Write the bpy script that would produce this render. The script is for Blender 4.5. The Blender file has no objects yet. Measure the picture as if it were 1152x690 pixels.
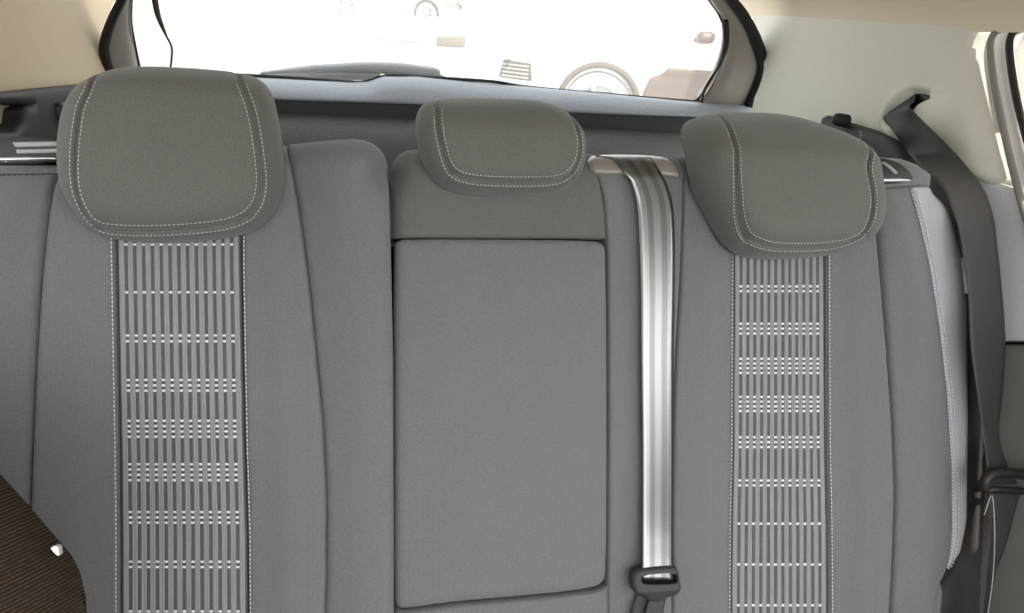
import bpy, math, random
import numpy as np
from mathutils import Vector, Matrix
from mathutils.geometry import delaunay_2d_cdt
random.seed(7)
RAD = math.radians
scene = bpy.context.scene
COL = scene.collection

# ------------------------------------------------------------------ camera
FPX, YAW, RECL, Z0 = 900.0, RAD(11.6), RAD(19.0), 0.895
SA = np.array([1.0, 0, 0]); SB = np.array([0, math.sin(RECL), math.cos(RECL)]); SN = np.array([0, -math.cos(RECL), math.sin(RECL)])
CF = -SN*math.cos(YAW) + SA*math.sin(YAW)
CR = SA*math.cos(YAW) + SN*math.sin(YAW)
CU = SB
SO = np.array([0, 0, 0.75])
CAM = SO - Z0*CF
cd = bpy.data.cameras.new('camera'); cam = bpy.data.objects.new('camera', cd); COL.objects.link(cam)
cd.sensor_width = 36.0; cd.lens = 36.0*FPX/1152.0; cd.clip_start = 0.02; cd.clip_end = 500
M4 = Matrix(((CR[0], CU[0], -CF[0], CAM[0]), (CR[1], CU[1], -CF[1], CAM[1]), (CR[2], CU[2], -CF[2], CAM[2]), (0, 0, 0, 1)))
cam.matrix_world = M4
scene.camera = cam

# ------------------------------------------------------------------ light
world = bpy.data.worlds.new('world'); scene.world = world; world.use_nodes = True
wn = world.node_tree; wn.nodes.clear()
wo = wn.nodes.new('ShaderNodeOutputWorld'); wb = wn.nodes.new('ShaderNodeBackground')
wb.inputs['Color'].default_value = (0.94, 0.97, 1.0, 1); wb.inputs['Strength'].default_value = 3.6
wt = wn.nodes.new('ShaderNodeTexCoord'); wd = wn.nodes.new('ShaderNodeVectorMath'); wd.operation = 'DOT_PRODUCT'
wd.inputs[1].default_value = Vector((.25, -.92, .30)).normalized(); wn.links.new(wt.outputs['Generated'], wd.inputs[0])
wm = wn.nodes.new('ShaderNodeMapRange'); wm.interpolation_type = 'SMOOTHSTEP'
wm.inputs['From Min'].default_value = .55; wm.inputs['From Max'].default_value = .98; wm.inputs['To Min'].default_value = 2.6; wm.inputs['To Max'].default_value = 8.5
wn.links.new(wd.outputs['Value'], wm.inputs['Value']); wn.links.new(wm.outputs[0], wb.inputs['Strength'])
wn.links.new(wb.outputs[0], wo.inputs[0])
sd = bpy.data.lights.new('sun', 'SUN'); sun = bpy.data.objects.new('sun', sd); COL.objects.link(sun)
sd.energy = 7.0; sd.angle = RAD(0.6); sd.color = (1.0, 0.95, 0.86)
sun.rotation_euler = Vector((-.13, .75, -.65)).to_track_quat('-Z', 'Y').to_euler()      # sun from the front, a little to the right of the car
vs = scene.view_settings
scene.display_settings.display_device = 'sRGB'
vs.view_transform = 'Standard'; vs.look = 'None'; vs.gamma = 1.0; vs.use_curve_mapping = False
vs.exposure = 0.0

# ------------------------------------------------------------------ frames
class Frame:
    """a plane in the place: origin, two directions in it and its normal"""
    def __init__(s, o, a, b, n):
        s.o, s.a, s.b, s.n = [np.array(v, float) for v in (o, a, b, n)]
    def at(s, P, w):
        P = np.asarray(P, float); w = np.asarray(w, float)
        return s.o + P[..., :1]*s.a + P[..., 1:2]*s.b + w[..., None]*s.n
    def see(s, x, y, w=0.0):
        d = CF + CR*(x-576)/FPX - CU*(y-345)/FPX
        t = np.dot(s.o + w*s.n - CAM, s.n)/np.dot(d, s.n)
        q = CAM + t*d - s.o
        return np.array([np.dot(q, s.a), np.dot(q, s.b)])
    def line(s, pts, w=0.0):
        return np.array([s.see(p[0], p[1], w) for p in pts])
    def line_on(s, pts, wf, n=6):
        out = []
        for p in pts:
            w = 0.0
            for _ in range(n):
                q = s.see(p[0], p[1], w); w = float(wf(q[None])[0])
            out.append(q)
        return np.array(out)
def unit(v): v = np.asarray(v, float); return v/np.linalg.norm(v)
def plane_frame(o, a, n):
    n = unit(n); a = np.asarray(a, float); a = unit(a - n*np.dot(a, n)); return Frame(o, a, np.cross(n, a), n)
SEAT = Frame(SO, SA, SB, SN)

# ------------------------------------------------------------------ 2-D helpers
def chaikin(P, it=2, closed=True):
    P = np.asarray(P, float)
    for _ in range(it):
        if closed:
            Q = np.roll(P, -1, 0); N = np.empty((2*len(P), 2)); N[0::2] = .75*P+.25*Q; N[1::2] = .25*P+.75*Q; P = N
        else:
            Q = P[1:]; R = P[:-1]; N = np.empty((2*len(R), P.shape[1])); N[0::2] = .75*R+.25*Q; N[1::2] = .25*R+.75*Q
            P = np.vstack([P[:1], N, P[-1:]])
    return P
def resample(P, step, closed=True):
    P = np.asarray(P, float)
    if closed: P = np.vstack([P, P[:1]])
    L = np.r_[0, np.cumsum(np.linalg.norm(np.diff(P, axis=0), axis=1))]
    n = max(3, int(round(L[-1]/step)))
    t = np.linspace(0, L[-1], n+1)
    Q = np.stack([np.interp(t, L, P[:, k]) for k in range(P.shape[1])], 1)
    return Q[:-1] if closed else Q
def cr(P, n=8):
    """a smooth open curve through the points"""
    P = np.asarray(P, float); P = np.vstack([2*P[0]-P[1], P, 2*P[-1]-P[-2]]); out = []
    for i in range(1, len(P)-2):
        for k in range(n):
            t = k/n; p0, p1, p2, p3 = P[i-1:i+3]
            out.append(.5*((2*p1)+(-p0+p2)*t+(2*p0-5*p1+4*p2-p3)*t*t+(-p0+3*p1-3*p2+p3)*t**3))
    out.append(P[-2]); return np.array(out)
def dist(P, line, closed=False):
    P = np.asarray(P, float); L = np.asarray(line, float)
    A = L; B = np.roll(L, -1, 0)
    if not closed: A = L[:-1]; B = L[1:]
    best = np.full(len(P), 1e9)
    for a, b in zip(A, B):
        ab = b-a; l2 = ab@ab
        t = np.clip(((P-a)@ab)/l2, 0, 1) if l2 > 1e-16 else np.zeros(len(P))
        d = P-a-t[:, None]*ab
        best = np.minimum(best, d[:, 0]**2+d[:, 1]**2)
    return np.sqrt(best)
def inside(P, poly):
    P = np.asarray(P, float); r = np.zeros(len(P), bool); n = len(poly)
    for i in range(n):
        x1, y1 = poly[i]; x2, y2 = poly[(i+1) % n]
        if y1 == y2: continue
        c = ((y1 > P[:, 1]) != (y2 > P[:, 1])) & (P[:, 0] < (x2-x1)*(P[:, 1]-y1)/(y2-y1)+x1)
        r ^= c
    return r
def area(P): x, y = P[:, 0], P[:, 1]; return .5*np.sum(x*np.roll(y, -1)-y*np.roll(x, -1))
def roll(d, R, H=None):
    """height lost near an edge rounded with radius R (H: how far it drops)"""
    H = R if H is None else H
    t = np.clip(1-d/R, 0, 1); return H*(1-np.sqrt(np.maximum(0, 1-t*t)))
def sstep(x, a, b): t = np.clip((x-a)/(b-a), 0, 1); return t*t*(3-2*t)

# ------------------------------------------------------------------ objects
def link(o): COL.objects.link(o); return o
def mesh(name, V, F, mat, parent=None, smooth=True, mats=None, mi=None, uv=None):
    V = np.asarray(V, float)
    base = np.zeros(3); p = parent
    while p is not None: base = base + np.array(p.location); p = p.parent
    if parent is None: base = V.mean(0)*[1, 1, 0] + [0, 0, V[:, 2].min()]
    me = bpy.data.meshes.new(name); me.from_pydata((V-base).tolist(), [], [tuple(int(i) for i in f) for f in F]); 
    for m in (mats or [mat]): me.materials.append(m)
    me.polygons.foreach_set('use_smooth', [smooth]*len(me.polygons) if isinstance(smooth, bool) else smooth)
    if mi is not None: me.polygons.foreach_set('material_index', mi)
    if uv is not None:
        lay = me.uv_layers.new(name='UVMap')
        for l in me.loops: lay.data[l.index].uv = uv[l.vertex_index]
    me.update()
    o = bpy.data.objects.new(name, me); link(o)
    if parent is not None: o.parent = parent
    else: o.location = base
    return o
def empty(name, loc, label=None, cat=None, group=None, kind=None):
    o = bpy.data.objects.new(name, None); link(o); o.location = loc; o.empty_display_size = .05
    tag(o, label, cat, group, kind); return o
def tag(o, label=None, cat=None, group=None, kind=None):
    if label: o['label'] = label
    if cat: o['category'] = cat
    if group: o['group'] = group
    if kind: o['kind'] = kind
    return o

class MB:
    """collects shapes for one mesh"""
    def __init__(s): s.V = []; s.F = []; s.n = 0; s.mi = []; s.sm = []
    def add(s, V, F, mi=0, sm=True):
        V = np.asarray(V, float); s.V.append(V); s.F += [tuple(int(i)+s.n for i in f) for f in F]; s.mi += [mi]*len(F); s.sm += [sm]*len(F); s.n += len(V); return s
    def build(s, name, mat, parent=None, mats=None):
        return mesh(name, np.vstack(s.V), s.F, mat, parent, smooth=s.sm, mats=mats, mi=s.mi)
    def tube(s, P, r, n=8, mi=0, flat=1.0, up=None):
        P = np.asarray(P, float); m = len(P); rr = np.broadcast_to(np.asarray(r, float), (m,))
        V = []; pu = np.array(up if up is not None else (0.13, .31, .94), float)
        for i in range(m):
            t = unit(P[min(i+1, m-1)]-P[max(i-1, 0)])
            u = unit(pu - t*np.dot(pu, t)); v = np.cross(t, u)
            if up is None: pu = u
            for k in range(n):
                a = 2*math.pi*k/n; V.append(P[i]+rr[i]*(math.cos(a)*u*flat+math.sin(a)*v))
        F = [(i*n+k, i*n+(k+1) % n, (i+1)*n+(k+1) % n, (i+1)*n+k) for i in range(m-1) for k in range(n)]
        F += [tuple(range(n-1, -1, -1)), tuple((m-1)*n+k for k in range(n))]
        return s.add(V, F, mi)
    def box(s, c, sz, ax=None, bev=0.0, mi=0):
        ax = np.eye(3) if ax is None else np.asarray(ax, float); h = np.asarray(sz, float)/2; c = np.asarray(c, float)
        b = min(bev, h.min()*.95) if bev else 0
        V = []; 
        if not b:
            for sx in (-1, 1):
                for sy in (-1, 1):
                    for sz_ in (-1, 1): V.append(c+(np.array([sx, sy, sz_])*h)@ax)
            F = [(0, 1, 3, 2), (4, 6, 7, 5), (0, 4, 5, 1), (2, 3, 7, 6), (0, 2, 6, 4), (1, 5, 7, 3)]
            return s.add(V, F, mi, False)
        # rounded box: sphere rings pushed out to the corners
        nu, nv = 16, 8
        for j in range(nv+1):
            ph = -math.pi/2+math.pi*j/nv
            for i in range(nu):
                th = 2*math.pi*(i+.5)/nu
                d = np.array([math.cos(ph)*math.cos(th), math.cos(ph)*math.sin(th), math.sin(ph)])
                sg = np.array([np.sign(d[0]), np.sign(d[1]), 1 if j > nv/2-.1 and j != nv/2 else -1])
                if j == nv/2: sg[2] = 0
                V.append(c+(sg*(h-b)+d*b)@ax)
        F = [(j*nu+i, j*nu+(i+1) % nu, (j+1)*nu+(i+1) % nu, (j+1)*nu+i) for j in range(nv) for i in range(nu)]
        F += [tuple(range(nu-1, -1, -1)), tuple(nv*nu+k for k in range(nu))]
        return s.add(V, F, mi)
    def lathe(s, prof, c, ax, n=40, mi=0):
        """prof: (radius, along-axis) pairs; ax = (u, v, axis)"""
        ax = np.asarray(ax, float); V = []
        for r, h in prof:
            for k in range(n):
                a = 2*math.pi*k/n; V.append(np.asarray(c)+(np.array([r*math.cos(a), r*math.sin(a), h]))@ax)
        m = len(prof)
        F = [(j*n+k, j*n+(k+1) % n, (j+1)*n+(k+1) % n, (j+1)*n+k) for j in range(m-1) for k in range(n)]
        return s.add(V, F, mi)

def relief_data(fr, outline, wf, back=-.03, step=.006, rings=(.0007, .002, .004, .007), lines=(), holes=(), cap=True):
    """a solid whose front follows the height wf over the outline, with sides down to `back`"""
    P0 = resample(outline, step*.6)
    if area(P0) < 0: P0 = P0[::-1]
    loops = [P0] + [resample(h, step*.5) for h in holes]
    pts = list(P0); edges = [(i, (i+1) % len(P0)) for i in range(len(P0))]; ends = [(0, len(P0))]
    for h in loops[1:]:
        n0 = len(pts); pts += list(h); edges += [(n0+i, n0+(i+1) % len(h)) for i in range(len(h))]; ends.append((n0, len(h)))
    def alld(Q):
        d = dist(Q, P0, True)
        for h in loops[1:]: d = np.minimum(d, dist(Q, h, True))
        return d
    ins = lambda Q: inside(Q, P0) & ~(np.any([inside(Q, h) for h in loops[1:]], axis=0) if len(loops) > 1 else np.zeros(len(Q), bool))
    extra = []
    for li, h in enumerate(loops):
        t = np.roll(h, -1, 0)-np.roll(h, 1, 0); t /= np.maximum(1e-9, np.linalg.norm(t, axis=1))[:, None]
        nrm = np.stack([-t[:, 1], t[:, 0]], 1)
        if li: nrm *= 1 if area(h) < 0 else -1
        for d in rings:
            Q = h+nrm*d; ok = ins(Q) & (alld(Q) > d*.88); extra.append(Q[ok])
    lp = []
    for L in lines:
        L = resample(L, step*.6, False); t = np.gradient(L, axis=0); t /= np.linalg.norm(t, axis=1)[:, None]
        nrm = np.stack([-t[:, 1], t[:, 0]], 1)
        for d in (0, -.0012, .0012, -.0028, .0028, -.005, .005): lp.append(L+nrm*d)
    if lp:
        lp = np.vstack(lp); lp = lp[ins(lp)]; lp = lp[alld(lp) > .0006]; 
        ex = []
        for e in extra:
            if len(e): e = e[np.min([dist(e, L) for L in lines], axis=0) > .006]
            ex.append(e)
        extra = ex + [lp]
    lo, hi = P0.min(0), P0.max(0)
    gx, gy = np.meshgrid(np.arange(lo[0], hi[0], step), np.arange(lo[1], hi[1], step*.9))
    gx[1::2] += step/2
    G = np.stack([gx.ravel(), gy.ravel()], 1)
    G = G[ins(G)]
    if len(G): G = G[alld(G) > rings[-1]+.4*step]
    for L in lines:
        if len(G): G = G[dist(G, L) > .005+.3*step]
    extra.append(G)
    E = np.vstack([e for e in extra if len(e)]) if any(len(e) for e in extra) else np.zeros((0, 2))
    if len(E):      # thin out near-coincident points
        key = np.round(E/.0005).astype(int); _, ix = np.unique(key, axis=0, return_index=True); E = E[np.sort(ix)]
    allp = np.vstack([np.array(pts), E])
    vo, _, fo, ov, _, _ = delaunay_2d_cdt([Vector(p) for p in allp], edges, [], 0, 1e-7)
    Q = np.array([(v.x, v.y) for v in vo])
    T = np.array([f[:] for f in fo if len(f) == 3])
    cen = Q[T].mean(1); T = T[ins(cen)]
    tri = Q[T]; ar = (tri[:, 1, 0]-tri[:, 0, 0])*(tri[:, 2, 1]-tri[:, 0, 1])-(tri[:, 1, 1]-tri[:, 0, 1])*(tri[:, 2, 0]-tri[:, 0, 0])
    T[ar < 0] = T[ar < 0][:, ::-1]
    W = wf(Q)
    V = [fr.at(Q, W)]; F = [tuple(t) for t in T]; n = len(Q); sm = [True]*len(F)
    inv = {}
    for k, o in enumerate(ov):
        for i in o: inv[i] = k
    for n0, m in ends:
        idx = [inv[n0+i] for i in range(m)]
        R = Q[idx]; Wt = W[idx]; Wb = back(R) if callable(back) else np.minimum(back, Wt-1e-4)
        V += [fr.at(R, Wt), fr.at(R, Wb)]
        ccw = area(R) > 0
        if n0: ccw = not (area(R) > 0)
        for i in range(m):
            j = (i+1) % m
            f = (n+i, n+m+i, n+m+j, n+j); F.append(f if ccw else f[::-1]); sm.append(True)
        if cap and not n0 and len(ends) == 1: F.append(tuple(n+m+i for i in range(m-1, -1, -1))); sm.append(False)
        n += 2*m
    return np.vstack(V), F, sm
def relief(name, fr, outline, wf, mat, parent=None, **k):
    V, F, sm = relief_data(fr, outline, wf, **k); return mesh(name, V, F, mat, parent, smooth=sm)

def stitches(mb, fr, L, wf, pitch=.0042, ln=.0030, r=.00062, lift=.0004, mi=0):
    L = resample(L, pitch, False)
    W = wf(L); P = fr.at(L, W+lift)
    for i in range(len(P)-1):
        a, b = P[i], P[i+1]; t = unit(b-a); c = (a+b)/2; n = unit(fr.n-t*np.dot(fr.n, t)); s = np.cross(t, n); V = []
        for x, k in ((-.5, .35), (-.25, 1), (.25, 1), (.5, .35)):
            for q in range(5):
                an = 2*math.pi*q/5; V.append(c+t*ln*x+k*r*(math.cos(an)*n+math.sin(an)*s))
        F = [(j*5+q, j*5+(q+1) % 5, (j+1)*5+(q+1) % 5, (j+1)*5+q) for j in range(3) for q in range(5)]+[(4, 3, 2, 1, 0), (15, 16, 17, 18, 19)]
        mb.add(V, F, mi)
def offset(L, d):
    t = np.gradient(np.asarray(L, float), axis=0); t /= np.maximum(1e-9, np.linalg.norm(t, axis=1))[:, None]
    return L+np.stack([-t[:, 1], t[:, 0]], 1)*d

# ------------------------------------------------------------------ materials
def mat(name, col, rough=.6, spec=.4, metal=0.0, var=.0, vscale=300, bump=0.0, bscale=800, rib=0.0, ribscale=1, ribaxis='X', sheen=0, coat=0, aniso=0, emit=None, alpha=None):
    m = bpy.data.materials.new(name); m.use_nodes = True; nt = m.node_tree; b = nt.nodes['Principled BSDF']
    b.inputs['Base Color'].default_value = (*col, 1); b.inputs['Roughness'].default_value = rough
    b.inputs['Specular IOR Level'].default_value = spec; b.inputs['Metallic'].default_value = metal
    b.inputs['Sheen Weight'].default_value = sheen; b.inputs['Coat Weight'].default_value = coat
    b.inputs['Anisotropic'].default_value = aniso
    tc = nt.nodes.new('ShaderNodeTexCoord')
    if var:
        n = nt.nodes.new('ShaderNodeTexNoise'); n.inputs['Scale'].default_value = vscale; n.inputs['Detail'].default_value = 3
        nt.links.new(tc.outputs['Object'], n.inputs['Vector'])
        mr = nt.nodes.new('ShaderNodeMapRange'); mr.inputs['From Min'].default_value = .3; mr.inputs['From Max'].default_value = .7
        mr.inputs['To Min'].default_value = 1-var; mr.inputs['To Max'].default_value = 1+var
        nt.links.new(n.outputs['Fac'], mr.inputs['Value'])
        mx = nt.nodes.new('ShaderNodeVectorMath'); mx.operation = 'SCALE'; mx.inputs[0].default_value = col
        nt.links.new(mr.outputs[0], mx.inputs['Scale']); nt.links.new(mx.outputs[0], b.inputs['Base Color'])
    h = None
    if bump:
        n2 = nt.nodes.new('ShaderNodeTexNoise'); n2.inputs['Scale'].default_value = bscale; n2.inputs['Detail'].default_value = 2
        nt.links.new(tc.outputs['Object'], n2.inputs['Vector']); h = n2.outputs['Fac']
    if rib:
        w = nt.nodes.new('ShaderNodeTexWave'); w.bands_direction = ribaxis; w.inputs['Scale'].default_value = ribscale
        w.inputs['Distortion'].default_value = .6; w.inputs['Detail'].default_value = 1; w.inputs['Detail Scale'].default_value = 2
        nt.links.new(tc.outputs['Object'], w.inputs['Vector'])
        if h is not None:
            a = nt.nodes.new('ShaderNodeMath'); a.operation = 'MULTIPLY_ADD'; a.inputs[1].default_value = rib
            nt.links.new(w.outputs['Fac'], a.inputs[0]); nt.links.new(h, a.inputs[2]); h = a.outputs[0]
        else: h = w.outputs['Fac']
    if h is not None:
        bp = nt.nodes.new('ShaderNodeBump'); bp.inputs['Strength'].default_value = bump or rib; bp.inputs['Distance'].default_value = .0006
        nt.links.new(h, bp.inputs['Height']); nt.links.new(bp.outputs[0], b.inputs['Normal'])
    return m
FAB = (.124, .124, .120)
M = {}
M['fabric'] = mat('seat_fabric', FAB, .85, .25, var=.16, vscale=700, bump=.5, bscale=900, rib=.6, ribscale=160, ribaxis='X', sheen=.15)
M['bolster'] = mat('bolster_fabric', (.122, .121, .118), .85, .25, var=.14, vscale=600, bump=.5, bscale=900, rib=.6, ribscale=160, ribaxis='DIAGONAL', sheen=.15)
M['headrest'] = mat('bounce_tinted_fabric', (.104, .097, .086), .85, .25, var=.16, vscale=700, bump=.5, bscale=900, rib=.6, ribscale=160, ribaxis='X', sheen=.15)  # warmer copy of the seat cloth: roof bounce put into the colour
M['leather'] = mat('grey_leatherette', (.27, .275, .285), .5, .4, var=.04, vscale=200, bump=.15, bscale=1500)
M['thread'] = mat('pale_thread', (.58, .58, .56), .7, .2)
M['thread2'] = mat('pale_headrest_thread', (.40, .39, .36), .7, .2)
M['gap'] = mat('insert_base', (.072, .072, .072), .8, .2, var=.25, vscale=900, bump=.4, bscale=1200)
M['ribbon'] = mat('insert_ribbon', (.275, .275, .27), .6, .4, var=.10, vscale=900, rib=.8, ribscale=330, ribaxis='X')
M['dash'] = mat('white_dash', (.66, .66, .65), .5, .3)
M['black'] = mat('black_plastic', (.010, .0095, .009), .5, .4, var=.1, vscale=200)
M['rubber'] = mat('black_rubber', (.012, .011, .011), .6, .3)
M['dark'] = mat('dark_grey_trim', (.030, .0275, .026), .6, .4, var=.12, vscale=500, bump=.2, bscale=900)
M['tailtrim'] = mat('tailgate_plastic', (.25, .27, .30), .45, .5, var=.12, vscale=350, bump=.25, bscale=700)
M['cream'] = mat('cream_trim', (.58, .56, .48), .6, .35, var=.03, vscale=250, bump=.12, bscale=900)
M['liner'] = mat('headliner_cloth', (.56, .465, .335), .9, .15, var=.04, vscale=500, bump=.25, bscale=1200)
M['doorgrey'] = mat('door_grey_plastic', (.30, .30, .29), .55, .4, var=.05, vscale=250, bump=.15, bscale=800)
M['chrome'] = mat('satin_silver', (.62, .62, .62), .3, .5, metal=.85)
M['white'] = mat('white_paint', (.80, .78, .74), .35, .5)
M['carpet'] = mat('dark_carpet', (.03, .029, .028), .95, .1, var=.3, vscale=300, bump=.5, bscale=500)
M['beltdark'] = mat('belt_webbing_dark', (.034, .030, .029), .55, .5, var=.08, vscale=600, rib=.5, ribscale=220, ribaxis='Z')
M['guide'] = mat('belt_guide_plastic', (.20, .175, .155), .25, .6)
M['bluegrey'] = mat('blue_grey_strap', (.16, .17, .19), .6, .4, rib=.4, ribscale=200)

# ================================================================== structure
# ground outside: asphalt rising gently behind the car
gx = np.array([-40, 60]); 
V = [(-60, -60, -.01), (80, -60, -.01), (80, 1.6, -.01), (-60, 1.6, -.01), (80, 7, .33), (-60, 7, .33), (80, 90, 1.6), (-60, 90, 1.6)]
M['asphalt'] = mat('pale_concrete', (.50, .49, .47), .9, .2, var=.06, vscale=3)
o = mesh('ground', V, [(0, 1, 2, 3), (3, 2, 4, 5), (5, 4, 6, 7)], M['asphalt']); tag(o, kind='structure')
# a brown brick wall along the right of the parked car
M['brick'] = mat('brown_brick', (.22, .135, .085), .9, .2, var=.3, vscale=12)
mb = MB(); mb.box((3.6, 3.3, 1.6), (.3, 3.6, 3.2)); o = mb.build('wall_outside', M['brick']); tag(o, kind='structure')
# unseen dash and bulkhead, added and sized to limit light from below
mb = MB(); mb.box((0, -2.0, .42), (1.44, .30, .44), bev=.05); o = mb.build('wall_front', M['dark']); tag(o, kind='structure')
# cabin floor and boot floor
mb = MB(); mb.box((0, -.55, .21), (1.42, 2.9, .04)); mb.box((0, .45, .42), (1.30, .62, .04)); o = mb.build('floor', M['carpet']); tag(o, kind='structure')

# side walls: one leaning frame per side; the trims sit on it
WR = plane_frame((.645, .4, 1.0), (-.075, 1, 0), (-1, -.075, .10))      # a runs to the rear, b is up
WL = plane_frame((-.640, .4, 1.0), (-.075, -1, 0), (1, -.075, .10))     # a runs to the front
# lower side walls
def box_obj(name, c, s, m, bev=.01, parent=None):
    b = MB(); b.box(c, s, bev=bev); return b.build(name, m, parent)

# --- headliner: a coved shell running front to back
def headliner():
    q1 = WR.at(WR.see(850, 19), np.array(0.)); q2 = WR.at(WR.see(1108, 37), np.array(0.))
    ze_ = lambda y: q1[2]+(q2[2]-q1[2])*(y-q1[1])/(q2[1]-q1[1]) if y > q2[1] else q2[2]+.03*(q2[1]-y)
    V = []; F = []; n = 44; nt = 30
    for j in range(nt+1):
        t = j/nt
        for i in range(n+1):
            u = -1+2*i/n; k = (1-abs(u)**3.2)**.9
            y = 0
            for _ in range(4):
                zc = 1.33-.03*((y+.3)/1.0)**2; ze = ze_(y); z = ze+(zc-ze)*k
                zr = ze_(.62)+(1.315-ze_(.62))*k; ye = .785-.78*(zr-.95)+.24*float(sstep(np.array(abs(u)), .84, .93))
                y = -1.15+t*(ye+1.15)
            x = (.645-.075*(y-.4)+.10*(z-1.0)+.004)*u
            V.append((x, y, z))
    m = n+1
    F = [(j*m+i, (j+1)*m+i, (j+1)*m+i+1, j*m+i+1) for j in range(nt) for i in range(n)]
    N0 = len(V); V = V+[(x*1.01, y, z+.02) for x, y, z in V]; F = F+[tuple(N0+i for i in f[::-1]) for f in F]
    e = nt*m
    for i in range(n): F.append((i+1, i, N0+i, N0+i+1)); F.append((e+i, e+i+1, N0+e+i+1, N0+e+i))
    for j in range(nt): F.append((j*m, (j+1)*m, N0+(j+1)*m, N0+j*m)); F.append(((j+1)*m+n, j*m+n, N0+j*m+n, N0+(j+1)*m+n))
    o = mesh('ceiling', V, F, mat('roof_lining_cloth', (.68, .595, .46), .9, .15, var=.04, vscale=500, bump=.25, bscale=1200)); tag(o, kind='structure'); return o
headliner()

# --- right rear pillar trim with the belt slot
slot = WR.line([(992, 132), (1006, 115), (1019, 103), (1029, 103.5), (1039, 106.5), (1030, 113), (1024, 120), (1012, 129), (999, 138)], .022)
slotc = slot.mean(0)
padc = WR.see(1028, 128)
pr_out = WR.line([(838, -18), (850, 38), (858, 62), (860, 76), (856, 94), (846, 116), (846, 150), (945, 165), (1000, 160), (1050, 182), (1098, 204), (1126, 213), (1137, 212), (1136, 200), (1126, 160), (1114, 108), (1106, 70), (1104, 50), (1110, 36), (1116, 12), (980, -18)])
pr_door = cr(WR.line([(1126, 213), (1138, 212), (1136, 198), (1126, 160), (1114, 108), (1106, 70), (1104, 50), (1110, 36), (1112, 20)]), 4)
pr_low = cr(WR.line([(1000, 160), (1050, 182), (1098, 204), (1126, 213)]), 4)
def w_pr(P):
    w = -roll(dist(P, pr_door), .050, .050) - roll(dist(P, pr_low), .012, .012)
    ds = dist(P, slot, True)
    w = w + .012*np.exp(-((ds-.012)/.016)**2) - .012*np.exp(-(ds/.006)**2)
    w = w + .014*np.exp(-(np.linalg.norm((P-padc)*[1, 1.2], axis=1)/.05)**4)
    return w
pr_out = resample(chaikin(pr_out, 1), .006)
V, F, sm = relief_data(WR, pr_out, w_pr, back=-.05, step=.008, holes=[slot], rings=(.001, .003, .006, .010, .015, .021))
o = mesh('wall_right', V, F, M['cream'], smooth=sm); tag(o, kind='structure'); wall_right = o
V, F, sm = relief_data(WR, chaikin(slot+(slot-slotc)*.35, 1), lambda P: np.full(len(P), .002), back=-.06, step=.01)  # black fill puts the shade of the open slot into colour
o = mesh('slot_shade_fill', V, F, M['black'], wall_right, smooth=sm); o['label'] = 'black fill for the shade inside the belt slot'

# --- left rear pillar trim
pl_out = WL.line([(160, -60), (142, -18), (128, 12), (120, 34), (117, 52), (121, 78), (124, 112), (60, 140), (10, 160), (-50, 190), (-160, 180), (-170, -30)])
pl_out = resample(chaikin(pl_out, 1), .006)
pl_win = cr(WL.line([(140, -18), (128, 12), (120, 34), (117, 52), (120, 74)]), 4)
o = relief('wall_left', WL, pl_out, lambda P: -roll(dist(P, pl_win), .012, .012), M['liner'], back=-.05, step=.012); tag(o, kind='structure')

# --- rear window
GO = np.array([0, .79, .95]); GN = unit((0, -math.sin(RAD(52)), -math.cos(RAD(52)))); GL = plane_frame(GO, (1, 0, 0), GN)
win = empty('window_1', (0, .79, .95), kind='structure')
inner = cr(GL.line([(156, 78), (150, 50), (146, 22), (150, -20), (165, -70)]), 6)
innerR = cr(GL.line([(770, -60), (792, -10), (811, 20), (816, 42), (812, 68), (801, 94), (786, 114), (770, 122)]), 6)
pane = np.vstack([GL.line([(150, 100)]), inner, GL.line([(240, -105), (380, -145), (500, -158), (620, -143), (720, -105)]), innerR, GL.line([(760, 124)])])
def glass():  # translucent veil imitates glare bloom, besides light dust on the pane
    m = bpy.data.materials.new('bloom_veil_glass'); m.use_nodes = True; nt = m.node_tree; nt.nodes.clear()
    out = nt.nodes.new('ShaderNodeOutputMaterial'); tr = nt.nodes.new('ShaderNodeBsdfTransparent'); tl = nt.nodes.new('ShaderNodeBsdfTranslucent')
    gl = nt.nodes.new('ShaderNodeBsdfGlossy'); gl.inputs['Roughness'].default_value = .03
    mx = nt.nodes.new('ShaderNodeMixShader'); m2 = nt.nodes.new('ShaderNodeMixShader')
    n = nt.nodes.new('ShaderNodeTexNoise'); n.inputs['Scale'].default_value = 9; n.inputs['Detail'].default_value = 5
    mr = nt.nodes.new('ShaderNodeMapRange'); mr.inputs['To Min'].default_value = .045; mr.inputs['To Max'].default_value = .10
    tc = nt.nodes.new('ShaderNodeTexCoord'); nt.links.new(tc.outputs['Object'], n.inputs['Vector'])
    nt.links.new(n.outputs['Fac'], mr.inputs['Value']); nt.links.new(mr.outputs[0], mx.inputs[0])
    tr.inputs['Color'].default_value = (.95, .96, .95, 1); tl.inputs['Color'].default_value = (.9, .88, .85, 1)
    nt.links.new(tr.outputs[0], mx.inputs[1]); nt.links.new(tl.outputs[0], mx.inputs[2])
    m2.inputs[0].default_value = .03; nt.links.new(mx.outputs[0], m2.inputs[1]); nt.links.new(gl.outputs[0], m2.inputs[2])
    nt.links.new(m2.outputs[0], out.inputs['Surface']); return m
M['glass'] = glass()
relief('pane', GL, pane, lambda P: np.full(len(P), -.012), M['glass'], win, back=-.0155, step=.05, rings=(.01,))
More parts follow.
